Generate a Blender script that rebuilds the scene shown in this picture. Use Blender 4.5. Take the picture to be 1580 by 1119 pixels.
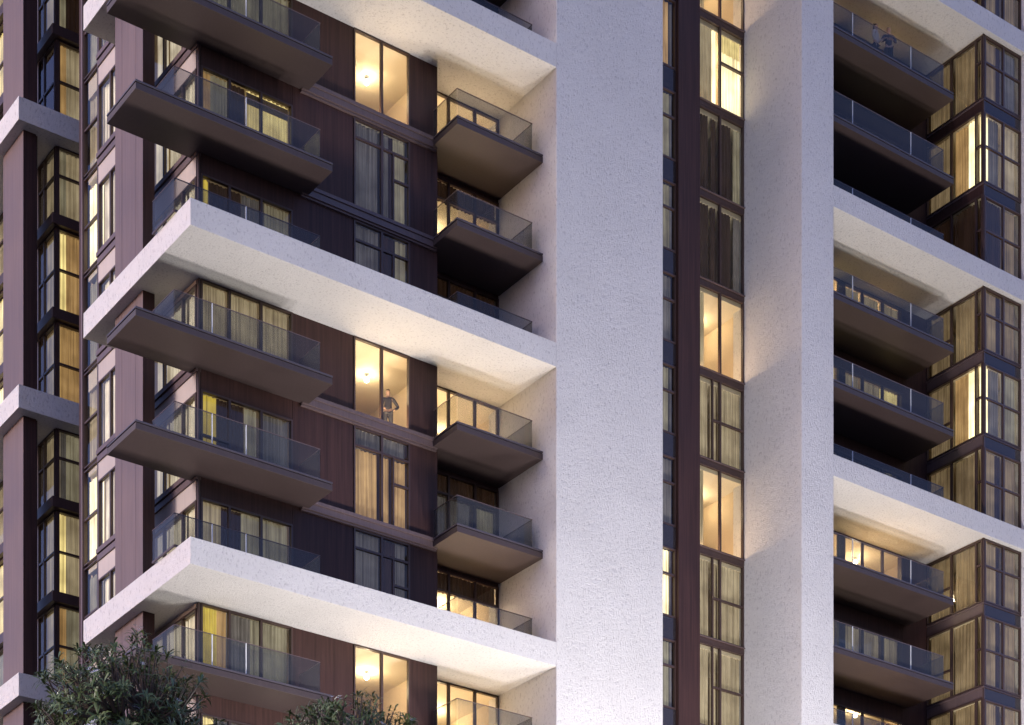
import bpy, bmesh, math, random
from mathutils import Vector, Matrix
R = math.radians
for o in list(bpy.data.objects): bpy.data.objects.remove(o)
scene = bpy.context.scene
col = scene.collection
rnd = random.Random(7)

# ------------------------------------------------------------------ camera
cd = bpy.data.cameras.new('camera'); cam = bpy.data.objects.new('camera', cd); col.objects.link(cam)
cd.sensor_width = 36; cd.lens = 71.57; cd.shift_x = 0; cd.shift_y = 1.0573
cd.clip_start = 0.5; cd.clip_end = 5000
cam.location = (0, 0, 0); cam.rotation_euler = (R(90), 0, R(-35.84))
scene.camera = cam
# ------------------------------------------------------------------ sky, sun, exposure
w = bpy.data.worlds.new('World'); scene.world = w; w.use_nodes = True
nt = w.node_tree; bg = nt.nodes['Background']
sky = nt.nodes.new('ShaderNodeTexSky'); sky.sky_type = 'NISHITA'; sky.sun_disc = False
sky.sun_elevation = R(12); sky.sun_rotation = R(278); sky.air_density = 1.0; sky.dust_density = 1.0; sky.ozone_density = 1.0
tint = nt.nodes.new('ShaderNodeMix'); tint.data_type = 'RGBA'; tint.blend_type = 'MULTIPLY'; tint.inputs[0].default_value = 1
tint.inputs[7].default_value = (0.75, 0.705, 1.13, 1)
nt.links.new(sky.outputs[0], tint.inputs[6]); nt.links.new(tint.outputs[2], bg.inputs[0]); bg.inputs[1].default_value = 0.135
sd = bpy.data.lights.new('sun', 'SUN'); sd.energy = 1.35; sd.angle = R(12); sd.color = (1.0, 0.91, 0.88)
sun = bpy.data.objects.new('sun', sd); col.objects.link(sun)
sun_from = Vector((-1, 0.14, 0.21)).normalized()
sun.rotation_euler = sun_from.to_track_quat('Z', 'Y').to_euler()
scene.view_settings.view_transform = 'Standard'; scene.view_settings.look = 'None'
scene.view_settings.exposure = 1.02; scene.view_settings.gamma = 1

# ------------------------------------------------------------------ materials
MATS = {}
def nmat(name):
    m = bpy.data.materials.new(name); m.use_nodes = True; MATS[name] = m
    return m, m.node_tree, m.node_tree.nodes['Principled BSDF']
def noise(t, vec_scale, scale, detail=4, rough=0.6):
    g = t.nodes.new('ShaderNodeNewGeometry'); mp = t.nodes.new('ShaderNodeMapping')
    mp.inputs['Scale'].default_value = vec_scale
    n = t.nodes.new('ShaderNodeTexNoise'); n.inputs['Scale'].default_value = scale; n.inputs['Detail'].default_value = detail
    n.inputs['Roughness'].default_value = rough
    t.links.new(g.outputs['Position'], mp.inputs[0]); t.links.new(mp.outputs[0], n.inputs['Vector'])
    return n
def ramp(t, fac, stops):
    r = t.nodes.new('ShaderNodeValToRGB'); cr = r.color_ramp
    while len(cr.elements) < len(stops): cr.elements.new(0.5)
    for e, (p, c) in zip(cr.elements, stops):
        e.position = p; e.color = (*c, 1)
    t.links.new(fac, r.inputs[0]); return r
def mixc(t, a, b, fac=0.5, blend='MULTIPLY'):
    m = t.nodes.new('ShaderNodeMix'); m.data_type = 'RGBA'; m.blend_type = blend
    if isinstance(fac, (int, float)): m.inputs[0].default_value = fac
    else: t.links.new(fac, m.inputs[0])
    t.links.new(a, m.inputs[6]); t.links.new(b, m.inputs[7]); return m.outputs[2]

def stucco(name, base, bump=0.5):
    m, t, p = nmat(name)
    n1 = noise(t, (1, 1, .55), 13, 5, .7); n2 = noise(t, (1, 1, 1), .7, 4); n3 = noise(t, (1, 1, .5), 40, 4, .7)
    c = [base[i] * .95 for i in range(3)]; d = [min(1, base[i] * 1.03) for i in range(3)]
    r = ramp(t, n2.outputs[0], [(.3, c), (.7, d)])
    r2 = ramp(t, n1.outputs[0], [(.35, (.72, .71, .73)), (.45, (1, 1, 1))])
    t.links.new(mixc(t, r.outputs[0], r2.outputs[0], 1.0), p.inputs['Base Color'])
    p.inputs['Roughness'].default_value = .85
    ad = t.nodes.new('ShaderNodeMath'); ad.operation = 'ADD'
    t.links.new(n1.outputs[0], ad.inputs[0]); t.links.new(n3.outputs[0], ad.inputs[1])
    b = t.nodes.new('ShaderNodeBump'); b.inputs['Strength'].default_value = bump; b.inputs['Distance'].default_value = .06
    t.links.new(ad.outputs[0], b.inputs['Height']); t.links.new(b.outputs[0], p.inputs['Normal'])
stucco('stucco', (.66, .645, .65), .85)

def cladding(name, base, rough=.45, streak=.35, metallic=0.0, spec=.5):
    m, t, p = nmat(name)
    n = noise(t, (9, 9, .25), 1.6, 4); n2 = noise(t, (1, 1, 1), .35, 3)
    lo = [b * (1 - streak) for b in base]; hi = [b * (1 + streak) for b in base]
    r = ramp(t, n.outputs[0], [(.3, lo), (.7, hi)]); r2 = ramp(t, n2.outputs[0], [(.3, (.8, .8, .8)), (.7, (1, 1, 1))])
    t.links.new(mixc(t, r.outputs[0], r2.outputs[0], 1.0), p.inputs['Base Color'])
    rr = t.nodes.new('ShaderNodeMapRange'); rr.inputs[3].default_value = rough * .8; rr.inputs[4].default_value = rough * 1.25
    t.links.new(n2.outputs[0], rr.inputs[0]); t.links.new(rr.outputs[0], p.inputs['Roughness'])
    p.inputs['Metallic'].default_value = metallic; p.inputs['Specular IOR Level'].default_value = spec
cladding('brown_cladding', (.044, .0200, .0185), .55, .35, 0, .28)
cladding('sunlit_cladding', (.125, .082, .078), .5, .16)  # brown column cladding lightened to carry the sunset on west faces
cladding('balcony_metal', (.044, .028, .028), .55, .12, 0.0, .6)
cladding('balcony_edge', (.062, .052, .066), .4, .1)
cladding('ledge_metal', (.105, .072, .075), .42, .12)
cladding('frame_metal', (.052, .030, .028), .4, .1)
cladding('pale_panel', (.42, .36, .33), .55, .06)
cladding('inner_paint', (.62, .50, .36), .8, .03)
cladding('room_ceiling', (.66, .58, .46), .8, .02)
cladding('lamp_metal', (.30, .30, .30), .35, .05, .8)
cladding('furniture', (.30, .20, .12), .5, .3)

def glass(name, tintc, gloss, transp=1.0, extra=0.0, extc=(.2, .25, .3)):
    m = bpy.data.materials.new(name); m.use_nodes = True; t = m.node_tree; MATS[name] = m
    t.nodes.remove(t.nodes['Principled BSDF']); out = t.nodes['Material Output']
    tr = t.nodes.new('ShaderNodeBsdfTransparent'); tr.inputs[0].default_value = (*tintc, 1)
    gl = t.nodes.new('ShaderNodeBsdfGlossy'); gl.inputs['Roughness'].default_value = .02
    n = noise(t, (1, 1, 1), .6, 2); b = t.nodes.new('ShaderNodeBump'); b.inputs['Strength'].default_value = .05; b.inputs['Distance'].default_value = .05
    t.links.new(n.outputs[0], b.inputs['Height']); t.links.new(b.outputs[0], gl.inputs['Normal'])
    fr = t.nodes.new('ShaderNodeFresnel'); fr.inputs[0].default_value = 1.5
    mu = t.nodes.new('ShaderNodeMath'); mu.operation = 'MULTIPLY'; mu.inputs[1].default_value = gloss
    mu.use_clamp = True; gg = t.nodes.new('ShaderNodeNewGeometry'); fb = t.nodes.new('ShaderNodeMath'); fb.operation = 'SUBTRACT'; fb.inputs[0].default_value = 1
    t.links.new(gg.outputs['Backfacing'], fb.inputs[1]); m0 = t.nodes.new('ShaderNodeMath'); m0.operation = 'MULTIPLY'
    t.links.new(fb.outputs[0], m0.inputs[0]); t.links.new(fr.outputs[0], m0.inputs[1]); t.links.new(m0.outputs[0], mu.inputs[0])
    mx = t.nodes.new('ShaderNodeMixShader'); t.links.new(mu.outputs[0], mx.inputs[0])
    if extra > 0:
        df = t.nodes.new('ShaderNodeBsdfDiffuse'); df.inputs[0].default_value = (*extc, 1)
        m2 = t.nodes.new('ShaderNodeMixShader'); m2.inputs[0].default_value = extra
        t.links.new(tr.outputs[0], m2.inputs[1]); t.links.new(df.outputs[0], m2.inputs[2]); a = m2.outputs[0]
    else: a = tr.outputs[0]
    t.links.new(a, mx.inputs[1]); t.links.new(gl.outputs[0], mx.inputs[2]); t.links.new(mx.outputs[0], out.inputs[0])
glass('window_glass', (.90, .90, .86), 1.15)
glass('rail_glass', (.76, .77, .76), .75, extra=.05, extc=(.24, .24, .25))
glass('spandrel_glass', (.30, .33, .40), 1.0, extra=.6, extc=(.045, .038, .045))

def fabric(name, base, emit, strength):
    m, t, p = nmat(name)
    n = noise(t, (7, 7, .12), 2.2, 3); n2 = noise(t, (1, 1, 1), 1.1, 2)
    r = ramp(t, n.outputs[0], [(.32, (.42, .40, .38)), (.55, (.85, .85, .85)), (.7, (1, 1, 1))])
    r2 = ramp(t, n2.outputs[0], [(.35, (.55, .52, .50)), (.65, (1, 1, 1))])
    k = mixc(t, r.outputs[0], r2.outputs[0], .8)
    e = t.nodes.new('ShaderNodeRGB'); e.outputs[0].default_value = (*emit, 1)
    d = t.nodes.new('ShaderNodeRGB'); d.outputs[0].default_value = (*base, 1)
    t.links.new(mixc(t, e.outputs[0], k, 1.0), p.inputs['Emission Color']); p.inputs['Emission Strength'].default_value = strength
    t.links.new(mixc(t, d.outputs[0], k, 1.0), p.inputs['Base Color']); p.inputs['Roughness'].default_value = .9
fabric('curtain_white', (.5, .45, .35), (1, .86, .52), 1.5)
fabric('curtain_bright', (.5, .45, .3), (1, .80, .34), .75)
fabric('curtain_yellow', (.5, .42, .15), (.92, .68, .10), .42)
fabric('curtain_warm', (.45, .32, .18), (1, .60, .24), .26)
fabric('curtain_tan', (.32, .28, .22), (1, .80, .50), .21)
fabric('curtain_bronze', (.24, .18, .12), (1, .72, .40), .12)
fabric('curtain_dim', (.25, .24, .20), (1, .88, .60), .14)
fabric('curtain_grey', (.22, .20, .22), (.9, .80, .72), .05)
fabric('curtain_cream', (.72, .66, .56), (1, .87, .68), .5)
fabric('dark_inside', (.04, .022, .018), (1, .5, .3), .012)  # near-black colour standing for the shade indoors
def plain(name, base, rough=.6, emit=0, ec=(1, 1, 1)):
    m, t, p = nmat(name); n = noise(t, (1, 1, 1), 14, 3)
    r = ramp(t, n.outputs[0], [(.3, [b * .82 for b in base]), (.7, base)])
    t.links.new(r.outputs[0], p.inputs['Base Color']); p.inputs['Roughness'].default_value = rough
    if emit: p.inputs['Emission Color'].default_value = (*ec, 1); p.inputs['Emission Strength'].default_value = emit
plain('bulb', (1, .9, .7), .5, 22, (1, .84, .58))
plain('edge_gleam', (.75, .76, .80), .15, 0)  # near-white colour standing in for light glinting off pane edges
plain('skin', (.50, .32, .24)); plain('grey_shirt', (.055, .052, .052), .9); plain('grey_trousers', (.035, .034, .036), .9)
plain('dark_shirt', (.035, .035, .06), .9); plain('pale_shirt', (.55, .50, .46), .9); plain('hair', (.035, .020, .014), .7)
plain('bark', (.10, .075, .065), .9); plain('flower', (.62, .62, .72), .6)
plain('mug', (.75, .75, .75), .3)
def leafmat():
    m, t, p = nmat('leaf'); n = noise(t, (1, 1, 1), 5, 3)
    r = ramp(t, n.outputs[0], [(.3, (.050, .078, .024)), (.55, (.090, .128, .045)), (.75, (.17, .20, .08))])
    t.links.new(r.outputs[0], p.inputs['Base Color']); p.inputs['Roughness'].default_value = .42
leafmat()
def groundmat(name, a, b, s):
    m, t, p = nmat(name); n = noise(t, (1, 1, 1), s, 6); r = ramp(t, n.outputs[0], [(.35, a), (.65, b)])
    t.links.new(r.outputs[0], p.inputs['Base Color']); p.inputs['Roughness'].default_value = .9
groundmat('asphalt', (.045, .045, .048), (.06, .06, .062), 3)
groundmat('paving', (.20, .19, .18), (.27, .26, .25), 2)

# ------------------------------------------------------------------ mesh helpers
WO = {}
class MB:
    def __init__(s): s.v = []; s.f = []; s.m = []; s.mats = []
    def mi(s, m):
        if m not in s.mats: s.mats.append(m)
        return s.mats.index(m)
    def poly(s, pts, m='stucco'):
        b = len(s.v); s.v += [tuple(p) for p in pts]; s.f.append(tuple(range(b, b + len(pts)))); s.m.append(s.mi(m))
    def box(s, x0, x1, y0, y1, z0, z1, m='stucco'):
        if x0 > x1: x0, x1 = x1, x0
        if y0 > y1: y0, y1 = y1, y0
        b = len(s.v); s.v += [(x, y, z) for x in (x0, x1) for y in (y0, y1) for z in (z0, z1)]
        for q in ((0, 1, 3, 2), (4, 6, 7, 5), (0, 4, 5, 1), (2, 3, 7, 6), (0, 2, 6, 4), (1, 5, 7, 3)):
            s.f.append(tuple(b + i for i in q)); s.m.append(s.mi(m))
        return s
    def prism(s, pts, z0, z1, m='stucco'):
        n = len(pts); b = len(s.v); s.v += [(x, y, z0) for x, y in pts] + [(x, y, z1) for x, y in pts]; k = s.mi(m)
        s.f.append(tuple(b + i for i in reversed(range(n)))); s.m.append(k)
        s.f.append(tuple(b + n + i for i in range(n))); s.m.append(k)
        for i in range(n):
            j = (i + 1) % n; s.f.append((b + i, b + j, b + n + j, b + n + i)); s.m.append(k)
        return s
    def tube(s, p0, p1, r0, r1, n=8, m='stucco', caps=True):
        p0, p1 = Vector(p0), Vector(p1); d = (p1 - p0).normalized()
        a = d.orthogonal().normalized(); c = d.cross(a); b = len(s.v); k = s.mi(m)
        for p, r in ((p0, r0), (p1, r1)):
            for i in range(n):
                t = 2 * math.pi * i / n; s.v.append(tuple(p + a * math.cos(t) * r + c * math.sin(t) * r))
        for i in range(n):
            j = (i + 1) % n; s.f.append((b + i, b + j, b + n + j, b + n + i)); s.m.append(k)
        if caps:
            s.f.append(tuple(b + i for i in reversed(range(n)))); s.m.append(k); s.f.append(tuple(b + n + i for i in range(n))); s.m.append(k)
        return s
    def build(s, name, parent=None, bevel=0, smooth=False, label=None):
        me = bpy.data.meshes.new(name)
        xs = [p[0] for p in s.v]; ys = [p[1] for p in s.v]; zs = [p[2] for p in s.v]
        c = Vector(((min(xs) + max(xs)) / 2, (min(ys) + max(ys)) / 2, min(zs)))
        me.from_pydata([(p[0] - c.x, p[1] - c.y, p[2] - c.z) for p in s.v], [], s.f)
        for k in s.mats: me.materials.append(MATS[k])
        me.polygons.foreach_set('material_index', s.m)
        bm = bmesh.new(); bm.from_mesh(me); bmesh.ops.recalc_face_normals(bm, faces=bm.faces); bm.to_mesh(me); bm.free()
        if smooth: me.polygons.foreach_set('use_smooth', [True] * len(me.polygons))
        o = bpy.data.objects.new(name, me); col.objects.link(o); WO[o] = c
        if parent is not None:
            o.parent = parent; o.location = c - WO[parent]
        else: o.location = c
        if bevel:
            bv = o.modifiers.new('bevel', 'BEVEL'); bv.width = bevel; bv.segments = 2; bv.limit_method = 'ANGLE'
        if label: o['label'] = label
        return o
def tag(o, label=None, cat=None, group=None, kind=None):
    if label: o['label'] = label
    if cat: o['category'] = cat
    if group: o['group'] = group
    if kind: o['kind'] = kind
    return o
def empty(name, loc, label, cat, group=None):
    o = bpy.data.objects.new(name, None); col.objects.link(o); o.location = loc; WO[o] = Vector(loc); o.empty_display_size = .3
    return tag(o, label, cat, group)
def light(name, kind, loc, energy, color, parent, size=.1, size_y=None, aim=None):
    d = bpy.data.lights.new(name, kind); d.energy = energy; d.color = color
    if kind == 'POINT': d.shadow_soft_size = size
    if kind == 'AREA':
        d.shape = 'RECTANGLE'; d.size = size; d.size_y = size_y
    o = bpy.data.objects.new(name, d); col.objects.link(o)
    o.location = Vector(loc) - (WO[parent] if parent else Vector((0, 0, 0))); o.parent = parent
    if aim: o.rotation_euler = (-Vector(aim)).to_track_quat('Z', 'Y').to_euler()
    return o

# ------------------------------------------------------------------ setting
GZ = -1.6
g = MB(); g.poly([(-1500, -1500, GZ), (1500, -1500, GZ), (1500, 1500, GZ), (-1500, 1500, GZ)], 'asphalt'); tag(g.build('ground'), kind='structure')
g = MB(); g.box(10, 110, 12, 52, GZ - .1, GZ + .13, 'paving'); tag(g.build('pavement', bevel=.02), kind='structure')

F0 = 36.45; H = 3.3
def F(k): return F0 + H * k
KMIN, KMAX = -12, 8
def is_slab(k): return k % 3 == 0
def under(k):               # thickness of the floor plate whose top is F(k)
    return .80 if is_slab(k) else .36
YF, YR, XW = 56.0, 57.0, 28.63
tower = empty('apartment_tower', (44, 60, GZ), 'tall modern apartment tower with pale stucco shafts, wrap-around slabs and dark brown balconies', 'building')
ZT = F(KMAX) + 2; ZB = GZ

# stucco shafts
for (x0, x1, y1) in ((40.6, 45.19, 57.6), (51.75, 53.36, 57.4), (64.07, 69.0, 57.6)):
    m = MB(); m.box(x0, x1, 53.7, y1, ZB, ZT, 'stucco'); m.build('pier', tower, bevel=.02)
# stucco slabs
for k in range(-9, KMAX + 1):
    if not is_slab(k): continue
    z1, z0 = F(k), F(k) - .80
    m = MB(); m.prism([(27.2, 53.7), (40.597, 53.7), (40.597, YR - .003), (37.403, YR - .003), (37.403, YF + .02), (XW + .02, YF + .02), (XW + .02, 61.24), (27.2, 61.24)][::1], z0, z1, 'stucco')
    m.build('slab', tower, bevel=.012)
    m = MB(); m.prism([(53.363, 53.76), (61.86, 53.76), (64.067, 53.76), (64.067, 53.98), (61.83, 53.98), (61.83, YR), (53.363, YR)], z0, z1, 'stucco')
    m.build('slab', tower, bevel=.012)
# brown cladding walls on the fronts (full height)
def vwall(x0, x1, y0, y1, mat='brown_cladding', name='wall'):
    m = MB(); m.box(x0, x1, y0, y1, ZB, ZT, mat); m.build(name, tower)
vwall(31.93, 34.15, YF, YF + .25)                 # panel between the two window bays
vwall(36.33, 37.40, YF - .004, YF + .2); vwall(37.28, 37.40, YF + .2, YF + 1.25); vwall(36.36, 37.27, YF + .203, YF + .22, 'inner_paint', 'lining'); vwall(37.26, 37.278, YF + .223, 61, 'inner_paint', 'lining')         # fin beside the recess
vwall(XW, 28.70, YF - .01, YF + .1, 'frame_metal', 'corner_post')
vwall(47.86, 48.88, 56.0, 57.0, 'brown_cladding', 'fin')
vwall(60.46, 61.9, YR + .002, YR + .25)
vwall(53.2, 56.05, YR + .002, YR + .25)
# free standing column fin on the west side
m = MB(); m.box(27.56, 27.95, 57.6, 59.6, ZB, ZT, 'brown_cladding'); m.box(27.55, 27.56, 57.603, 59.597, ZB, ZT, 'sunlit_cladding')  # west skin coloured as if sunlit, front kept dark as if shaded
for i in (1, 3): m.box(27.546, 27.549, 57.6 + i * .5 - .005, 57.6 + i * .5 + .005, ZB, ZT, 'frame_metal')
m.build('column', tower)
# inner core walls and partitions
m = MB(); m.box(33.0, 66, 61.0, 61.3, ZB, ZT, 'inner_paint'); m.box(28.9, 33.0, 64.3, 64.5, ZB, ZT, 'inner_paint')
m.build('core_wall', tower)
m = MB()
for x, y0, y1 in ((32.4, 56.3, 64.3), (37.3, 57.255, 61), (40.75, 57.7, 61), (45.3, 57.7, 61), (48.3, 57.05, 61), (51.9, 57.5, 61), (56.0, 57.3, 61), (61.0, 57.3, 61), (64.3, 57.7, 61)):
    m.box(x, x + .12, y0, y1, ZB, ZT, 'inner_paint')
m.box(28.7, 32.4, 59.4, 59.5, ZB, ZT, 'inner_paint')
m.build('partition', tower)
# floor plates inside
for k in range(-9, KMAX + 1):
    th = under(k)
    m = MB()
    m.box(XW + .12, 37.35, YF + .12, 61.0, F(k) - th + .001, F(k), 'room_ceiling')
    m.box(XW + .12, 33.0, 61.0, 64.3, F(k) - th + .001, F(k) - .001, 'room_ceiling')
    m.box(37.35, 40.75, YR + .12, 61.0, F(k) - th + .001, F(k), 'room_ceiling')
    m.box(45.3, 47.9, YF + .34, 61, F(k) - .36, F(k), 'room_ceiling')
    m.box(48.3, 51.9, 56.95, 61, F(k) - .36, F(k), 'room_ceiling')
    m.box(53.4, 61.95, YR + .12, 61, F(k) - th + .001, F(k), 'room_ceiling')
    m.box(61.95, 64.0, 54.12, 61, F(k) - .5, F(k), 'room_ceiling')
    m.build('floor_plate', tower)

# ------------------------------------------------------------------ windows
def P(plane, c, a, d, z):
    return (a, c + d, z) if plane == 'F' else (c + d, a, z)
def wbox(m, plane, c, a0, a1, d0, d1, z0, z1, mat):
    p = P(plane, c, a0, d0, z0); q = P(plane, c, a1, d1, z1); m.box(p[0], q[0], p[1], q[1], p[2], q[2], mat)
def window(parent, plane, c, a0, a1, z0, z1, mull=(), trans=(), curtains=(), blind=None, fw=.055, fmat='frame_metal', gmat='window_glass', label=None):
    f = MB()
    wbox(f, plane, c, a0, a0 + fw, -.03, .09, z0, z1, fmat); wbox(f, plane, c, a1 - fw, a1, -.03, .09, z0, z1, fmat)
    wbox(f, plane, c, a0 + fw, a1 - fw, -.03, .09, z0, z0 + fw, fmat); wbox(f, plane, c, a0 + fw, a1 - fw, -.03, .09, z1 - fw, z1, fmat)
    for a in mull:
        if isinstance(a, tuple): wbox(f, plane, c, a[0] - .028, a[0] + .028, -.018, .075, a[1], a[2], fmat)
        else: wbox(f, plane, c, a - .04, a + .04, -.025, .085, z0 + fw, z1 - fw, fmat)
    for (b0, b1, z) in trans: wbox(f, plane, c, b0, b1, -.02, .08, z - .035, z + .035, fmat)
    fo = f.build('window', parent, label=label)
    p = MB(); wbox(p, plane, c, a0 + fw * .6, a1 - fw * .6, .022, .034, z0 + fw * .6, z1 - fw * .6, gmat); p.build('pane', fo)
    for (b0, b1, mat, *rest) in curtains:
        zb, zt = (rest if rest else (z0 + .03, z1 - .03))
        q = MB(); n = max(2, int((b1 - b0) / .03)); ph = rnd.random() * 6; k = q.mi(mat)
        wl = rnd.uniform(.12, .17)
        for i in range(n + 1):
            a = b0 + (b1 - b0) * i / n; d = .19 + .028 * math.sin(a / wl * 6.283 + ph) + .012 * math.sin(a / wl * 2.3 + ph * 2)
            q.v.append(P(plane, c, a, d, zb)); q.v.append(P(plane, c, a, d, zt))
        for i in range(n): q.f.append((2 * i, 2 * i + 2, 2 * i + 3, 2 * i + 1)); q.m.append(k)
        q.build('curtain' if mat != 'dark_inside' else 'dark_interior_sheet', fo, smooth=True)  # dark sheets only stand for indoor shade, no blind hangs there
    if blind:
        b0, b1, mat, zb, zt = blind
        q = MB(); n = int((zt - zb) / .09)
        for i in range(n): wbox(q, plane, c, b0, b1, .12, .135, zb + i * .09, zb + i * .09 + .085, mat)
        q.build('blind', fo)
    return fo

A0, A1, AM = 28.72, 31.92, (29.70, 30.81)
Atab = {3: 'dim', 2: 'green', 1: 'blindlit', 0: 'slit', -1: 'tan', -2: 'slit2', -3: 'mix', -4: 'slit3', -5: 'bright', -6: 'tan', -7: 'dim'}
def curt_A(s, z0, z1):
    a, b, c, d = A0 + .07, 29.66, 30.77, A1 - .07
    return {
        'dim': [(a, d, 'curtain_grey')],
        'green': [(a, d, 'curtain_dim')],
        'blindlit': [(a, a + .35, 'curtain_warm'), (a + .35, 29.7, 'curtain_dim'), (29.7, 30.35, 'dark_inside'), (30.38, d, 'curtain_bright')],
        'slit': [(a, a + .28, 'curtain_yellow'), (a + .28, 30.2, 'dark_inside'), (30.2, 31, 'curtain_grey'), (31, d, 'curtain_dim')],
        'tan': [(a, b, 'curtain_tan'), (b + .08, c, 'curtain_tan'), (c + .08, d, 'curtain_tan')],
        'slit2': [(a, a + .55, 'curtain_yellow'), (a + .55, 30.3, 'dark_inside'), (30.3, 30.75, 'curtain_dim'), (30.9, d, 'curtain_grey')],
        'mix': [(a, 29.5, 'curtain_tan'), (29.5, 30.2, 'dark_inside'), (30.2, d, 'curtain_dim')],
        'slit3': [(a, a + .55, 'curtain_yellow'), (a + .55, b, 'curtain_warm'), (b, 30.5, 'curtain_grey'), (30.5, d, 'curtain_dim')],
        'bright': [(a, a + .45, 'curtain_bright'), (a + .45, 30.7, 'curtain_grey'), (30.7, d, 'curtain_cream')],
    }[s]
def spandrel(plane, c, a0, a1, z0, z1, mat='brown_cladding', name='spandrel', d0=0, d1=.1):
    m = MB(); wbox(m, plane, c, a0, a1, d0, d1, z0, z1, mat); return m.build(name, tower)

VIS = range(-7, 7)
# ---- bay A (front left windows)
for k in range(-7, 5):
    top = is_slab(k + 1); z0 = F(k) + (.02 if is_slab(k) or True else 0); z1 = F(k) + (2.5 - .005 if top else 2.42)
    if not is_slab(k): z0 = F(k) + .02
    window(tower, 'F', YF, A0, A1, z0, z1, AM, [(A0, AM[0], F(k) + 1.05)] if not top else [], curt_A(Atab.get(k, 'dim'), z0, z1),
           blind=((30.35, A1 - .1, 'furniture', F(k) + 1.95, F(k) + 2.4) if k == 1 else None))
    if not top: spandrel('F', YF, A0 + .0, A1, z1, F(k + 1) - .002)
# ---- bay B (front windows between the brown panel and the fin)
B0, B1 = 34.17, 36.31
for k in range(-7, 6):
    top = is_slab(k + 1); z0 = F(k) + .02; z1 = F(k) + (2.495 if top else 2.935)
    mull = [35.24]; tr = []; cu = []
    if top:
        cu = []
    else:
        tr = [(B0, B1, F(k) + 2.32), (35.68, B1, F(k) + 1.45)]; mull.append((35.68, F(k), F(k) + 2.3))
        if k == -2: cu = [(B0 + .07, 35.16, 'curtain_warm', z0, F(k) + 2.3), (35.3, 35.62, 'curtain_warm', z0, F(k) + 2.3), (35.74, B1 - .07, 'curtain_warm', z0, F(k) + 2.3), (B0 + .07, B1 - .07, 'curtain_grey', F(k) + 2.34, z1)]
        elif k == 1: cu = [(B0 + .07, 35.18, 'curtain_grey'), (35.3, 35.6, 'curtain_grey'), (35.6, 35.75, 'dark_inside'), (35.75, B1 - .07, 'curtain_dim')]
        else: cu = [(B0 + .07, 35.2, 'curtain_grey'), (35.28, 35.85, 'dark_inside'), (35.85, B1 - .07, 'curtain_grey' if k % 2 else 'curtain_dim')]
    window(tower, 'F', YF, B0, B1, z0, z1, mull, tr, cu)
# ledges between the floors of the front and mid strip
def ledge(x0, x1, y, k, dep=.14, h=.36):
    m = MB(); m.box(x0, x1, y - dep, y + .1, F(k) - h + .06, F(k) - .10, 'ledge_metal')
    m.box(x0, x1, y - dep - .04, y + .1, F(k) - .098, F(k) + .015, 'ledge_metal'); m.box(x0, x1, y - dep * .6, y + .1, F(k) - h, F(k) - h + .058, 'ledge_metal')
    m.build('ledge', tower, bevel=.006)
for k in range(-8, 7):
    if not is_slab(k): ledge(32.2, 37.32, YF - .005, k)
# ---- recess windows
for k in range(-7, 6):
    top = is_slab(k + 1); z0 = F(k) + .02; z1 = F(k) + (2.495 if top else 2.935)
    lit = k in (2, 1, -1, -3, -4, 5)
    tr = [] if top else [(37.42, 40.6, F(k) + 2.25)]
    cu = [] if lit else [(37.45, 38.5, 'curtain_grey', z0, F(k) + 2.2), (38.6, 39.5, 'curtain_grey' if k == -2 else 'dark_inside', z0, F(k) + 2.2), (39.66, 40.5, 'curtain_dim' if k == -2 else 'dark_inside', z0, F(k) + 2.2), (37.45, 40.55, 'dark_inside', F(k) + 2.25, z1)]
    if lit and not top: cu = [(37.45, 40.55, 'dark_inside', F(k) + 2.26, z1)]
    if lit: cu.append((37.5, 37.95, 'curtain_tan', z0, F(k) + 2.2))
    window(tower, 'F', YR, 37.42, 40.59, z0, z1, (38.54, 39.62), tr, cu)
    if not top and not is_slab(k + 1): spandrel('F', YR, 37.42, 40.59, F(k + 1) - .36, F(k + 1) - .005, 'brown_cladding')
# ---- west wall windows
W3tab = {3: 'curtain_dim', 2: 'curtain_tan', 1: 'curtain_white', 0: 'curtain_dim', -1: 'curtain_tan', -2: 'curtain_white', -3: 'curtain_dim', -4: 'curtain_grey'}
for k in range(-7, 6):
    z0 = F(k) + .05; z1 = F(k) + 2.35
    top = is_slab(k + 1); pt = F(k + 1) - under(k + 1)
    window(tower, 'W', XW, 56.12, 59.25, z0, z1, (57.05, 58.35), [], [(56.2, 57.0, 'curtain_cream'), (57.1, 58.3, 'curtain_cream'), (58.4, 59.2, 'curtain_cream')])
    spandrel('W', XW, 56.12, 59.25, z1, pt + (0 if top else .02), 'pale_panel', 'spandrel', -.02, .1)
    spandrel('W', XW, 59.25, 61.1, F(k) - (0 if is_slab(k) else .3), pt, 'brown_cladding', 'wall', 0, .1)
    window(tower, 'W', XW, 61.1, 63.2, z0, z1, (62.28,), [], [(61.2, 62.2, 'curtain_cream'), (62.34, 63.1, 'curtain_cream')])
    spandrel('W', XW, 61.1, 63.2, z1, F(k + 1) - .36, 'pale_panel', 'spandrel', -.02, .1)
    window(tower, 'W', XW + .06, 63.3, 64.5, F(k) - .05, F(k + 1) - .15, (), [(63.3, 64.5, F(k) + 1.5)],
           [(63.36, 64.44, W3tab.get(k, 'curtain_dim'), F(k) + .05, F(k) + 2.85)], fw=.04)
    m = MB(); m.box(XW - .11, XW + .1, (61.26 if is_slab(k) else 56.0), 63.2, F(k) - .12, F(k) + .04, 'ledge_metal')
    m.box(XW - .07, XW + .1, (61.26 if is_slab(k) else 56.0), 63.2, F(k) - .35, F(k) - .15, 'ledge_metal'); m.build('ledge', tower, bevel=.006)
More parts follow.
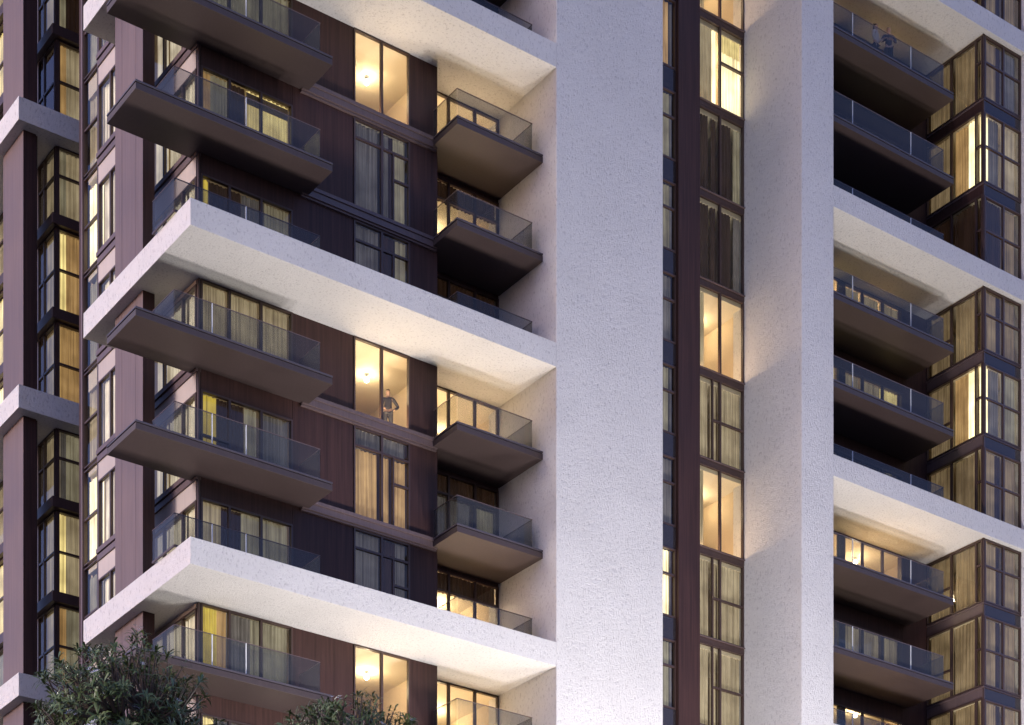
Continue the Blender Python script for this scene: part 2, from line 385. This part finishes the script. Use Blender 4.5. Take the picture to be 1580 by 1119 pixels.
m = MB(); m.box(XW - .02, XW + .14, 63.2, 63.3, ZB, ZT, 'frame_metal'); m.box(XW - .02, XW + .14, 64.5, 64.62, ZB, ZT, 'ledge_metal'); m.box(XW, 33, 64.62, 64.8, ZB, ZT, 'brown_cladding')
m.build('corner_post', tower)

# ---- mid strip right of the big pier
Stab = {5: 'lit', 4: 'bright', 3: 'dark', 2: 'dark', 1: 'lit', 0: 'tan', -1: 'lit', -2: 'tan', -3: 'tan', -4: 'tan'}
for k in range(-5, 7):
    s = Stab.get(k, 'tan'); z0 = F(k) + .01; z1 = F(k) + 3.10; a, b, c = 48.88, 50.57, 51.74
    tr = []; mu = [b]; cu = []
    if s in ('tan', 'dark'):
        tr = [(b, c, F(k) + 1.55)] if s == 'tan' else []
        mm = 'curtain_tan' if s == 'tan' else 'dark_inside'
        if s == 'tan': mu.append((50.2, F(k), z1)); tr.append((50.2, b, F(k) + 1.55))
        cu = [(a + .06, 50.12, mm), (50.25, b - .05, mm), (b + .05, c - .5 if s == 'dark' else c - .06, mm)]
        if s == 'dark': cu.append((c - .4, c - .06, 'curtain_dim' if k == 3 else 'curtain_grey'))
    if s == 'lit': cu = [(a + .06, 49.9, 'curtain_tan')]
    if s == 'bright': cu = [(a + .06, 50.3, 'curtain_tan'), (50.3, 50.5, 'curtain_white'), (b + .05, 50.75, 'curtain_warm'), (50.75, c - .06, 'curtain_white', z0, F(k) + 2.3), (50.75, c - .06, 'curtain_bright', F(k) + 2.3, z1)]; tr = [(b, c, F(k) + 1.75)]
    window(tower, 'F', 56.8, a, c, z0, z1, mu, tr, cu)
    m = MB(); m.box(a, c, 56.76, 56.9, F(k) - .19, F(k) - .02, 'frame_metal'); m.box(a, c, 56.70, 56.9, F(k) - .018, F(k) + .008, 'ledge_metal'); m.build('ledge', tower)
    # narrow glass left of the brown fin
    Tt = {4: 'curtain_warm', -2: 'curtain_white', 5: 'curtain_grey', 0: 'curtain_dim', 1: 'curtain_grey', 2: 'curtain_dim', -1: 'curtain_grey'}.get(k, 'curtain_dim')
    window(tower, 'F', 56.16, 45.2, 47.85, F(k) + .01, F(k) + 2.5, (46.5,), [(46.5, 47.85, F(k) + 1.55)] if k != 4 else [], [(45.3, 46.45, Tt), (46.55, 47.68, Tt), (47.68, 47.8, 'curtain_grey')])
    m = MB(); m.box(45.2, 47.85, 56.15, 56.3, F(k) - .795, F(k) - .003, 'spandrel_glass'); m.build('spandrel', tower)
# ---- right recess windows
Rt = {5: 'dim', 4: 'low', 3: 'dark', 2: 'grey', 1: 'part', 0: 'dark', -1: 'lit', -2: 'grey', -3: 'lit', -4: 'dark'}
for k in range(-5, 7):
    top = is_slab(k + 1); z0 = F(k) + .02; z1 = F(k) + (2.495 if top else 2.4); s = Rt.get(k, 'dark')
    cuset = {'dim': 'curtain_dim', 'low': 'curtain_dim', 'dark': 'dark_inside', 'grey': 'curtain_tan', 'part': 'curtain_tan', 'lit': None}[s]
    cu = []
    if cuset: cu = [(57.3, 58.2, cuset), (58.28, 59.3, cuset), (59.4, 60.38, 'curtain_bright' if s == 'part' else ('curtain_tan' if s == 'grey' else cuset))]
    if s in ('lit', 'part', 'grey'): cu.append((56.1, 56.85, 'curtain_bright'))
    else: cu.append((56.1, 56.85, 'curtain_grey'))
    window(tower, 'F', YR, 56.06, 60.45, z0, z1, (58.24, 59.36), [], cu)
    m = MB(); wbox(m, 'F', YR, 56.9, 57.26, -.026, .1, z0 + .06, z1 - .06, 'spandrel_glass'); m.build('post', tower)
    if not top: spandrel('F', YR, 56.06, 60.45, z1, F(k + 1) - .003)
# ---- projecting glass box at the far right
XB = 61.87; YB = 54.0
for k in range(-5, 7):
    z0 = F(k) + .02; top = is_slab(k + 1); z1 = F(k) + 2.78; hot = k in (4, 1); dk = k == 3
    base = 'dark_inside' if dk else 'curtain_bronze'
    if hot: cw = [(YB + .03, 54.36, 'curtain_white'), (54.45, 54.95, 'curtain_white'), (54.95, 55.63, 'curtain_warm'), (55.73, 56.9, 'curtain_bronze')]; cf = [(XB + .15, 62.3, 'curtain_white'), (62.3, 62.95, 'curtain_grey'), (63.1, 63.95, 'curtain_tan' if k == 4 else 'curtain_dim')]
    else: cw = [(YB + .03, 54.36, base), (54.45, 55.63, base), (55.73, 56.9, base)]; cf = [(XB + .15, 62.75, 'curtain_bronze' if not dk else base), (62.75, 62.98, 'dark_inside'), (63.1, 63.9, 'curtain_bronze' if k != 5 else 'curtain_grey')]
    window(tower, 'W', XB, YB + .06, 56.98, z0, F(k) + 2.86 if not top else F(k) + 2.48, (54.4, 55.68), [(YB + .1, 54.4, F(k) + 1.5), (55.68, 56.98, F(k) + 1.15)], cw)
    window(tower, 'F', YB, XB + .05, 64.06, z0, z1 if not top else F(k) + 2.48, (63.03,), [(XB + .1, 63.03, F(k) + 1.45), (63.03, 64.0, F(k) + 1.45)], cf)
    if not top:
        m = MB(); m.box(XB + .02, 64.06, YB, YB + .1, z1, F(k + 1) + .015, 'spandrel_glass'); m.build('spandrel', tower)
        m = MB(); m.box(XB, XB + .1, YB + .06, 56.98, F(k) + 2.86, F(k + 1) + .015, 'ledge_metal' if k + 1 <= 2 else 'brown_cladding'); m.box(XB - .03, XB + .02, YB - .02, 56.98, F(k + 1) - .07, F(k + 1) - .01, 'ledge_metal')
        m.box(XB - .02, 64.06, YB - .035, YB - .002, F(k + 1) - .07, F(k + 1) - .01, 'frame_metal'); m.build('ledge', tower)
vwall(XB, XB + .07, YB - .01, YB + .06, 'frame_metal', 'corner_post')

# ------------------------------------------------------------------ balconies
def balcony(x0, x1, y0, y1, k):
    if is_slab(k): return None
    m = MB(); z = F(k)
    m.box(x0, x1, y0, y1, z - .27, z - .085, 'balcony_metal')
    m.box(x0 + .03, x1 - .0, y0 + .03, y1, z - .083, z - .055, 'frame_metal')
    m.box(x0 - .01, x1, y0 - .01, y1, z - .053, z, 'balcony_edge')
    return m.build('balcony', tower, bevel=.006)
def rail(parent, k, pts, joints, dark_cap=False):
    """frameless glass balustrade along a polyline of (x, y)"""
    z0 = F(k) + .02; z1 = F(k) + .99
    for i in range(len(pts) - 1):
        (ax, ay), (bx, by) = pts[i], pts[i + 1]
        js = [0] + [j for j in joints[i]] + [1]
        for s, e in zip(js[:-1], js[1:]):
            L = math.hypot(bx - ax, by - ay); gp = .012 / L; s2, e2 = s + gp, e - gp
            p = (ax + (bx - ax) * s2, ay + (by - ay) * s2); q = (ax + (bx - ax) * e2, ay + (by - ay) * e2)
            m = MB()
            if abs(by - ay) < 1e-6: m.box(p[0], q[0], ay - .008, ay + .008, z0, z1, 'rail_glass')
            else: m.box(ax - .008, ax + .008, p[1], q[1], z0, z1, 'rail_glass')
            go = m.build('glass_panel', parent)
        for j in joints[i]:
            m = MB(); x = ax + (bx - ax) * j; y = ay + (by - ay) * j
            m.box(x - .011, x + .011, y - .02, y + .02, z0, z1, 'edge_gleam'); m.build('joint_gleam', parent)  # no post here: pale strip painted in as the gleam between panes
    m = MB()
    for i in range(len(pts) - 1):
        (ax, ay), (bx, by) = pts[i], pts[i + 1]
        if abs(by - ay) < 1e-6: m.box(ax, bx, ay - .025, ay + .025, F(k) + .001, F(k) + .06, 'frame_metal'); m.box(ax, bx, ay - .014, ay + .014, z1, z1 + .018, 'ledge_metal')
        else: m.box(ax - .025, ax + .025, min(ay, by) , max(ay, by), F(k) + .003, F(k) + .058, 'frame_metal'); m.box(ax - .014, ax + .014, min(ay, by), max(ay, by), z1 + .001, z1 + .017, 'ledge_metal')
    m.build('rail_channel', parent)
slabs = {}
for k in range(-7, 6):
    for kind in ('left', 'small', 'right'):
        dims = {'left': (25.8, 32.44, 54.42, 56.4), 'small': (37.14, 40.6, 54.45, 56.96), 'right': (53.37, 60.7, 54.5, 56.98)}[kind]
        if kind == 'left':
            b = None
            if not is_slab(k):
                m = MB(); z = F(k)
                def Lp(o, z0, z1, mat): m.prism([(25.8 - o, 54.42 - o), (32.44 + o, 54.42 - o), (32.44 + o, 55.985), (28.625, 55.985), (28.625, 56.4), (25.8 - o, 56.4)], z0, z1, mat)
                Lp(0, z - .27, z - .085, 'balcony_metal'); Lp(-.03, z - .083, z - .055, 'frame_metal'); Lp(.01, z - .053, z, 'balcony_edge')
                b = m.build('balcony', tower, bevel=.006)
            pts = [(27.13, 56.05), (27.13, 54.6), (32.1, 54.6), (32.1, 55.9)]; jt = [[], [0.25, .48] if k in (-2, -3, -4) else ([.25] if k == -1 else [.48]), []]
        elif kind == 'small':
            b = balcony(*dims, k); pts = [(37.25, 55.98), (37.25, 54.62), (40.28, 54.62), (40.28, 56.9)]; jt = [[], [], []]
        else:
            b = balcony(*dims, k); pts = [(53.45, 54.66), (60.3, 54.66), (60.3, 56.9)]; jt = [[.27, .73], []]
        if b is None:
            z = F(k); m = MB(); x0, x1, y0, y1 = dims
            if kind == 'left': x0 = 27.3
            m.box(max(x0, 27.3), x1 - .1, 54.55, 55.9, z + .0005, z + .0095, 'paving'); b = m.build('balcony_deck', tower)
        rail(b, k, pts, jt)

# ------------------------------------------------------------------ rear wing at the left
rear = empty('rear_wing', (33, 74, GZ), 'rear apartment wing at the far left with brown column fin and yellow lit corner windows', 'building')
XR, YQ = 28.82, 67.2
def rb(name, *args, bevel=0):
    m = MB(); m.box(*args[:6], args[6]); return m.build(name, rear, bevel=bevel)
for k in range(-9, 9, 3):
    rb('slab', 27.2, 34.0, 66.6, 84, F(k) - .8, F(k), 'stucco', bevel=.012)
m = MB(); m.box(27.56, 28.02, 67.04, 68.85, ZB, ZT, 'brown_cladding'); m.box(27.55, 27.56, 67.043, 68.847, ZB, ZT, 'sunlit_cladding'); m.box(28.022, 28.09, 67.1, 68.8, ZB, ZT, 'frame_metal'); m.build('column', rear)  # low sun put into the west skin's colour, shade into the front's
m = MB(); m.box(XR + .9, 34, 69.4, 69.6, ZB, ZT, 'brown_cladding'); m.box(XR + .9, XR + 1.1, 69.6, 84, ZB, ZT, 'brown_cladding'); m.box(XR, XR + .08, YQ - .01, YQ + .06, ZB, ZT, 'frame_metal')
m.box(XR - .01, XR + .3, 68.75, 68.95, ZB, ZT, 'ledge_metal'); m.box(XR - .02, XR + .1, 68.2, 68.26, ZB, ZT, 'ledge_metal')
m.build('wall', rear)
Qt = {4: ('curtain_dim', 'dark_inside'), 3: ('curtain_warm', 'curtain_tan'), 2: ('curtain_dim', 'curtain_tan'), 1: ('curtain_bright', 'curtain_warm'), 0: ('curtain_yellow', 'curtain_warm'), -1: ('curtain_grey', 'curtain_dim'), -2: ('curtain_bright', 'curtain_tan'), -3: ('curtain_warm', 'curtain_dim'), -4: ('curtain_yellow', 'curtain_warm')}
for k in range(-7, 6):
    top = is_slab(k + 1); z0 = F(k) + .02; z1 = F(k + 1) - (.8 if top else .37); a, b = Qt.get(k, ('curtain_dim', 'curtain_tan'))
    sp = 29.05 + (.0 if k == 0 else .22)
    window(rear, 'F', YQ, XR + .07, 31.5, z0, z1, (30.4,), [(XR + .1, 31.5, F(k) + 1.5)], [(XR + .1, sp, a), (sp, 30.35, b), (30.45, 31.4, b)])
    window(rear, 'W', XR, YQ + .07, 68.74, z0, z1, (), [(YQ + .1, 68.7, F(k) + 1.5)], [(YQ + .1, 68.7, 'curtain_tan' if k not in (3,) else 'dark_inside')])
    window(rear, 'W', XR, 69.0, 76, z0, z1, (71, 73.2), [(69, 76, F(k) + 1.5)], [(69.1, 76, ('curtain_bright', 'curtain_tan', 'curtain_dim')[(k + 2) % 3] if k != 0 else 'curtain_white')])
    m = MB(); m.box(XR + .1, 34, YQ + .2, 69.4, F(k) - .3, F(k) - .02, 'room_ceiling'); m.build('floor_plate', rear)
    if not is_slab(k):
        m = MB(); m.prism([(XR - .22, YQ - .22), (31.5, YQ - .22), (31.5, YQ + .1), (XR + .1, YQ + .1), (XR + .1, 84), (XR - .22, 84)], F(k) - .36, F(k), 'frame_metal'); m.build('ledge', rear, bevel=.008)

# ------------------------------------------------------------------ lit rooms
def ceiling_lamp(x, y, ztop, power, label, colr=(1, .78, .50)):
    t = empty('ceiling_lamp', (x, y, ztop), label, 'ceiling lamp', 'lit ceiling lamps inside the apartments')
    m = MB(); m.tube((x, y, ztop - .025), (x, y, ztop - .002), .07, .07, 16, 'lamp_metal'); m.tube((x, y, ztop - .10), (x, y, ztop - .025), .012, .012, 8, 'lamp_metal'); m.build('ceiling_rose', t)
    bm = bmesh.new(); bmesh.ops.create_icosphere(bm, subdivisions=3, radius=.085); me = bpy.data.meshes.new('bulb'); bm.to_mesh(me); bm.free()
    me.materials.append(MATS['bulb']); me.polygons.foreach_set('use_smooth', [True] * len(me.polygons))
    o = bpy.data.objects.new('bulb', me); col.objects.link(o); o.parent = t; o.location = (0, 0, -.19)
    light('bulb_light', 'POINT', (x, y, ztop - .36), power * .62, colr, t, .09)
    return t
WARM = (1, .73, .47)
for k, pw in ((2, 50), (-1, 55), (-4, 70)):
    nm = {2: 'highest', -1: 'middle', -4: 'lowest'}[k]
    ceiling_lamp(35.75, 57.76, F(k) + 2.5, pw, {2: 'glowing bulb in the empty lit window near the top of the facade', -1: 'glowing bulb in the lit window where the person stands', -4: 'glowing bulb in the lit window just above the smaller tree'}[k])
for k, pw in ((2, 60), (1, 60), (-1, 90), (-3, 170), (-4, 160)):
    ceiling_lamp(39.6, 59.5, F(k) + (2.5 if is_slab(k + 1) else 2.94), pw, {2: 'lamp deep in the room behind the uppermost small corner balcony', 1: 'lamp deep in the room behind the second small corner balcony from the top', -1: 'lamp deep in the room behind the small balcony right of the standing person', -3: 'lamp deep in the brightly lit room above the lowest stucco slab by the broad pier', -4: 'lamp deep in the room under the lowest stucco slab by the broad pier'}[k])
for k, pw in ((5, 45), (1, 50), (-1, 45)):
    ceiling_lamp(50.9, 58.6, F(k) + 2.94, pw, {5: 'lamp behind the topmost lit window of the narrow strip between the two piers', 1: 'lamp behind the lit window halfway up the narrow strip between the two piers', -1: 'lamp behind the lower lit window of the narrow strip between the two piers'}[k])
for k, pw, lb in ((-1, 80, 'bright bulb in the room behind the right wing balcony under the lower slab'), (-3, 70, 'lamp in the lit room at the foot of the right wing, behind the bottom balcony')):
    ceiling_lamp(59.05, 58.2, F(k) + (2.5 if k == -1 else 2.94), pw, lb)
ceiling_lamp(50.95, 58.2, F(4) + 2.94, 60, 'lamp behind the dazzling white window high in the narrow strip between piers')

# uplights that wash the soffits (standing on the floor behind the glass, as the wash in the photo shows)
for k, e in ((2, 85), (-1, 100), (-4, 60)):
    light('soffit_wash', 'AREA', (35.2, 56.36, F(k) + .05), e * .6, WARM, tower, 1.9, .1, (0, -.55, 1))
    light('soffit_wash', 'AREA', (39.0, 57.36, F(k) + .05), e * .75, WARM, tower, 2.6, .1, (0, -.5, 1))
for k, e in ((5, 210), (2, 120), (-1, 80), (4, 14), (1, 14), (-3, 16)):
    light('soffit_wash', 'AREA', (58.3, 57.36, F(k) + .05), e, (1, .64, .32), tower, 3.8, .1, (0, -.5, 1))
for k, e in ((5, 26), (4, 34), (1, 34), (-1, 34)):
    light('floor_light', 'AREA', (50.0, 57.3, F(k) + .05), e, (1, .68, .42), tower, 1.6, .1, (.75, -.7, .8))
for k, e in ((1, 34), (-3, 50)):
    light('soffit_wash', 'AREA', (39.0, 57.36, F(k) + .05), e, WARM, tower, 2.6, .1, (0, -.5, 1))

# ------------------------------------------------------------------ street lamps on the plaza below
def street_lamp(x, y, power, label):
    t = empty('street_lamp', (x, y, GZ + .13), label, 'street lamp', 'tall plaza lamps')
    z = GZ + .13; m = MB(); m.tube((x, y, z), (x, y, z + .3), .16, .16, 12, 'lamp_metal'); m.tube((x, y, z + .3), (x, y, z + 8), .09, .05, 12, 'lamp_metal'); m.build('pole', t)
    m = MB(); m.tube((x, y, z + 8), (x, y, z + 8.1), .06, .34, 16, 'lamp_metal'); m.tube((x, y, z + 8.1), (x, y, z + 8.12), .34, .34, 16, 'lamp_metal'); m.build('lamp_bowl', t)
    m = MB(); m.tube((x, y, z + 8.13), (x, y, z + 8.3), .26, .20, 16, 'bulb'); m.build('lens', t)
    light('uplight', 'POINT', (x, y, z + 9.0), power, (1, .93, .87), t, 1.3)
street_lamp(38.5, 40, 7600, 'tall plaza uplighter in front of the left edge of the broad pier')
street_lamp(43.5, 40, 11500, 'tall plaza uplighter in front of the right edge of the broad pier')
street_lamp(55, 40, 5200, 'tall plaza uplighter in front of the narrower pier')
street_lamp(61.5, 40, 2400, 'tall plaza uplighter in front of the right wing glass box')

# ------------------------------------------------------------------ people
def skin_mesh(name, verts, edges, mat, parent, base, sub=2, root=0):
    bm = bmesh.new(); L = bm.verts.layers.skin.verify()
    vs = []
    for (p, r) in verts:
        v = bm.verts.new(Vector(p)); v[L].radius = (r, r) if not isinstance(r, tuple) else r; vs.append(v)
    vs[root][L].use_root = True
    for a, b in edges: bm.edges.new((vs[a], vs[b]))
    me = bpy.data.meshes.new(name); bm.to_mesh(me); bm.free(); me.materials.append(MATS[mat])
    o = bpy.data.objects.new(name, me); col.objects.link(o); o.parent = parent
    s = o.modifiers.new('skin', 'SKIN'); s.use_smooth_shade = True
    u = o.modifiers.new('sub', 'SUBSURF'); u.levels = sub; u.render_levels = sub
    return o
def person(loc, rotz, h, armL, armR, shirt, trousers, label, hair_long=False):
    """armL / armR: (shoulder, elbow, wrist, hand dir) in body space, x right, y forward; heights for a 1.75 m body"""
    s = h / 1.75
    t = empty('person', loc, label, 'person'); t.rotation_euler = (0, 0, rotz); t.scale = (s, s, s)
    V = [((0, 0, .95), (.15, .11)), ((0, 0, 1.12), (.125, .095)), ((0, .01, 1.30), (.155, .105)), ((0, 0, 1.42), (.12, .08)), ((0, .0, 1.50), .055), ((0, .015, 1.57), .062), ((0, .02, 1.66), (.074, .09)), ((0, .01, 1.715), (.06, .07))]
    E = [(0, 1), (1, 2), (2, 3), (3, 4), (4, 5), (5, 6), (6, 7)]
    def add(p, r, par): V.append((p, r)); E.append((par, len(V) - 1)); return len(V) - 1
    add((0, .115, 1.635), .014, 6); add((-.082, .0, 1.64), .014, 6); add((.082, 0, 1.64), .014, 6)       # nose, ears
    shirtV = [((0, 0, .93), (.165, .125)), ((0, 0, 1.12), (.14, .11)), ((0, .01, 1.30), (.17, .12)), ((0, 0, 1.43), (.125, .09)), ((0, 0, 1.475), .065)]; shirtE = [(0, 1), (1, 2), (2, 3), (3, 4)]
    trV = [((0, 0, .98), (.155, .12))]; trE = []
    for sx, arm in ((-1, armL), (1, armR)):
        sh, el, wr, hd = [Vector(q) for q in arm]
        a = add(sh, .058, 3); b = add(el, .042, a); c = add(wr, .027, b); hand = wr + hd * .07; d = add(hand, (.036, .018), c)
        side = hd.cross(Vector((0, 0, 1))); side = side.normalized() if side.length > .1 else Vector((1, 0, 0))
        for i, fl in enumerate((.065, .08, .074, .058)):
            q = hand + side * (.027 - .018 * i) + hd * .03; f1 = add(q, .009, d); f2 = add(q + hd * fl * .5 + Vector((0, 0, -.008)), .008, f1); add(q + hd * fl * .85 + Vector((0, 0, -.028)), .007, f2)
        th = add(wr + hd * .035 + side * .036, .010, c); add(wr + hd * .075 + side * .058, .008, th)
        n = len(shirtV); shirtV += [(sh, .07), (el, .054), (el.lerp(wr, .85), .040)]; shirtE += [(3, n), (n, n + 1), (n + 1, n + 2)]
        hp = add((sx * .095, 0, .90), .085, 0); kn = add((sx * .11, .02, .50), .055, hp); an = add((sx * .12, 0, .09), .036, kn); hl = add((sx * .12, .02, .04), .035, an); add((sx * .13, .15, .03), .03, hl)
        n = len(trV); trV += [((sx * .095, 0, .88), .10), ((sx * .11, .02, .50), .07), ((sx * .12, 0, .12), .055)]; trE += [(0, n), (n, n + 1), (n + 1, n + 2)]
    skin_mesh('body', V, E, 'skin', t, loc)
    skin_mesh('shirt', shirtV, shirtE, shirt, t, loc); skin_mesh('trousers', trV, trE, trousers, t, loc)
    hv = [((0, -.035, 1.67), (.082, .075)), ((0, -.015, 1.725), (.078, .082)), ((0, .03, 1.752), (.06, .05))]; he = [(0, 1), (1, 2)]
    if hair_long: hv.append(((0, -.06, 1.55), (.07, .05))); he.append((0, 3))
    skin_mesh('hair', hv, he, 'hair', t, loc, 1)
    sh = MB(); 
    for sx in (-1, 1): sh.box(sx * .125 - .045, sx * .125 + .045, -.06, .21, .0, .075, 'frame_metal')
    me = bpy.data.meshes.new('shoes'); me.from_pydata(sh.v, [], sh.f); me.materials.append(MATS['frame_metal']); so = bpy.data.objects.new('shoes', me); col.objects.link(so); so.parent = t
    bv = so.modifiers.new('b', 'BEVEL'); bv.width = .03; bv.segments = 3
    return t
hipL = ((-.19, 0, 1.40), (-.38, -.10, 1.17), (-.20, .05, 1.00), (.7, .5, -.3)); hipR = ((.19, 0, 1.40), (.38, -.10, 1.17), (.20, .05, 1.00), (-.7, .5, -.3))
person((35.95, 56.75, F(-1)), R(150), 1.62, hipL, ((.19, 0, 1.40), (.23, -.03, 1.12), (.2, .16, .98), (-.5, .8, -.1)), 'grey_shirt', 'grey_trousers', 'person in grey standing behind the lit window with one hand on the hip')
fl = ((-.19, 0, 1.40), (-.30, .04, 1.16), (-.08, .26, 1.12), (.9, .1, 0)); fr = ((.19, 0, 1.40), (.30, .04, 1.16), (.08, .28, 1.14), (-.9, .1, 0))
person((57.75, 55.15, F(5)), R(150), 1.72, fl, fr, 'dark_shirt', 'grey_trousers', 'person in dark top with folded arms behind the top right glass balustrade')
person((57.15, 55.25, F(5)), R(200), 1.66, ((-.18, 0, 1.40), (-.25, .05, 1.15), (-.18, .28, 1.17), (.1, 1, 0)), ((.18, 0, 1.40), (.27, 0, 1.14), (.25, .1, .9), (0, .3, -1)), 'pale_shirt', 'grey_trousers', 'person in pale top beside the one in dark on the top right balcony', True)

# ------------------------------------------------------------------ trees
def tree(x, y, zt, rx, rz, label, seed, n_tips, dead=0):
    """plumeria-like tree: forking limbs ending in rosettes of long narrow leaves"""
    r = random.Random(seed); t = empty('tree', (x, y, GZ), label, 'tree', 'flowering trees in front of the tower')
    wood = MB(); base = Vector((x, y, GZ)); zc = zt - rz; fork = Vector((x, y, zc - rz * 1.25))
    p = base; k = 8
    for i in range(k):
        q = base.lerp(fork, (i + 1) / k) + Vector((r.uniform(-.12, .12), r.uniform(-.12, .12), 0)) * (i < k - 1)
        wood.tube(p, q, .22 - .014 * i, .22 - .014 * (i + 1), 10, 'bark', False); p = q
    tips = []
    for i in range(n_tips):
        while True:
            d = Vector((r.uniform(-1, 1), r.uniform(-1, 1), r.uniform(-1, 1)))
            if .2 < d.length < 1: break
        d.normalize(); rad = min(1, r.uniform(.3, 1.1)) ** .5 * (1 + .13 * math.sin(3 * math.atan2(d.y, d.x) + seed) * math.cos(2.5 * d.z))
        tips.append(Vector((x + d.x * rx * rad, y + d.y * rx * rad, zc + d.z * rz * rad)))
    limbs = []
    for i in range(9):
        a = i * 2.4; e = Vector((x + math.cos(a) * rx * .45, y + math.sin(a) * rx * .45, zc + r.uniform(-.4, .25) * rz))
        mid = fork.lerp(e, .5) + Vector((math.cos(a), math.sin(a), -.3)) * .15
        wood.tube(fork, mid, .08, .06, 7, 'bark', False); wood.tube(mid, e, .06, .04, 7, 'bark', False); limbs += [mid, e]
    for tp in tips:
        b = min(limbs, key=lambda q: (q - tp).length + r.uniform(0, .3)); md = b.lerp(tp, .55) + Vector((0, 0, -.10))
        wood.tube(b, md, .020, .013, 5, 'bark', False); wood.tube(md, tp, .013, .008, 5, 'bark', False)
    wood.build('trunk', t, smooth=True)
    lf = MB(); km = lf.mi('leaf'); cen = Vector((x, y, zc - rz * .3))
    for tp in tips:
        ax = ((tp - cen).normalized() + Vector((0, 0, .55))).normalized(); u = ax.orthogonal().normalized(); v = ax.cross(u)
        nl = r.randint(9, 15); ln = r.uniform(.11, .19)
        for i in range(nl):
            a = i * 2.4 + r.uniform(-.3, .3); el = r.uniform(-.25, .9)
            dr = (u * math.cos(a) + v * math.sin(a)) * math.cos(el) + ax * math.sin(el); dr.normalize()
            sd_ = dr.cross(ax); sd_ = sd_.normalized() if sd_.length > .05 else u
            nn = dr.cross(sd_); L = ln * r.uniform(.7, 1.15); wd = L * r.uniform(.075, .12); q0 = tp + ax * r.uniform(-.06, .05); b = len(lf.v)
            pr = [(0.02, .15, 0), (.35, .9, .03), (.7, .85, .015), (1, .05, -.09)]
            for (f, wf, dz) in pr:
                c = q0 + dr * L * f + Vector((0, 0, dz * L * 2)); lf.v += [tuple(c - sd_ * wd * wf + nn * .12 * wd), tuple(c), tuple(c + sd_ * wd * wf + nn * .12 * wd)]
            for j in range(3):
                o = b + 3 * j
                for e in (0, 1): lf.f.append((o + e, o + e + 1, o + e + 4, o + e + 3)); lf.m.append(km)
    lf.build('crown', t)
    for tp in r.sample(tips, max(6, n_tips // 14)):
        fm = MB(); kf = fm.mi('flower'); ax = ((tp - cen).normalized() + Vector((0, 0, .8))).normalized(); u = ax.orthogonal().normalized(); v = ax.cross(u)
        for c in range(r.randint(3, 6)):
            q = tp + ax * r.uniform(.06, .12) + u * r.uniform(-.07, .07) + v * r.uniform(-.07, .07)
            for i in range(5):
                a = i * 1.2566; d1 = u * math.cos(a) + v * math.sin(a); d2 = u * math.cos(a + .6) + v * math.sin(a + .6)
                b = len(fm.v); fm.v += [tuple(q), tuple(q + d1 * .022 + ax * .008), tuple(q + (d1 + d2) * .02 + ax * .014), tuple(q + d2 * .018 + ax * .006)]; fm.f.append((b, b + 1, b + 2, b + 3)); fm.m.append(kf)
        fm.build('flower_cluster', t)
def at(u, v, D):
    """world point of the photograph's pixel at forward distance D (used to read positions off the photo)"""
    s = D / 3141; return Vector(((1839 + .8107 * (u - 790)) * s, (2546 - .5855 * (u - 790)) * s, (2230 - v) * s))
c = at(190, 1105, 27); tree(c.x, c.y, at(190, 1000, 27).z, 1.25, 1.15, 'larger leafy tree with small pale flowers at the lower left', 3, 760)
c = at(545, 1170, 27); tree(c.x, c.y, at(545, 1085, 27).z, .98, .80, 'smaller tree top rising in front of the lit window, right of the larger tree', 11, 460)

scene.render.resolution_x = 1024; scene.render.resolution_y = 725
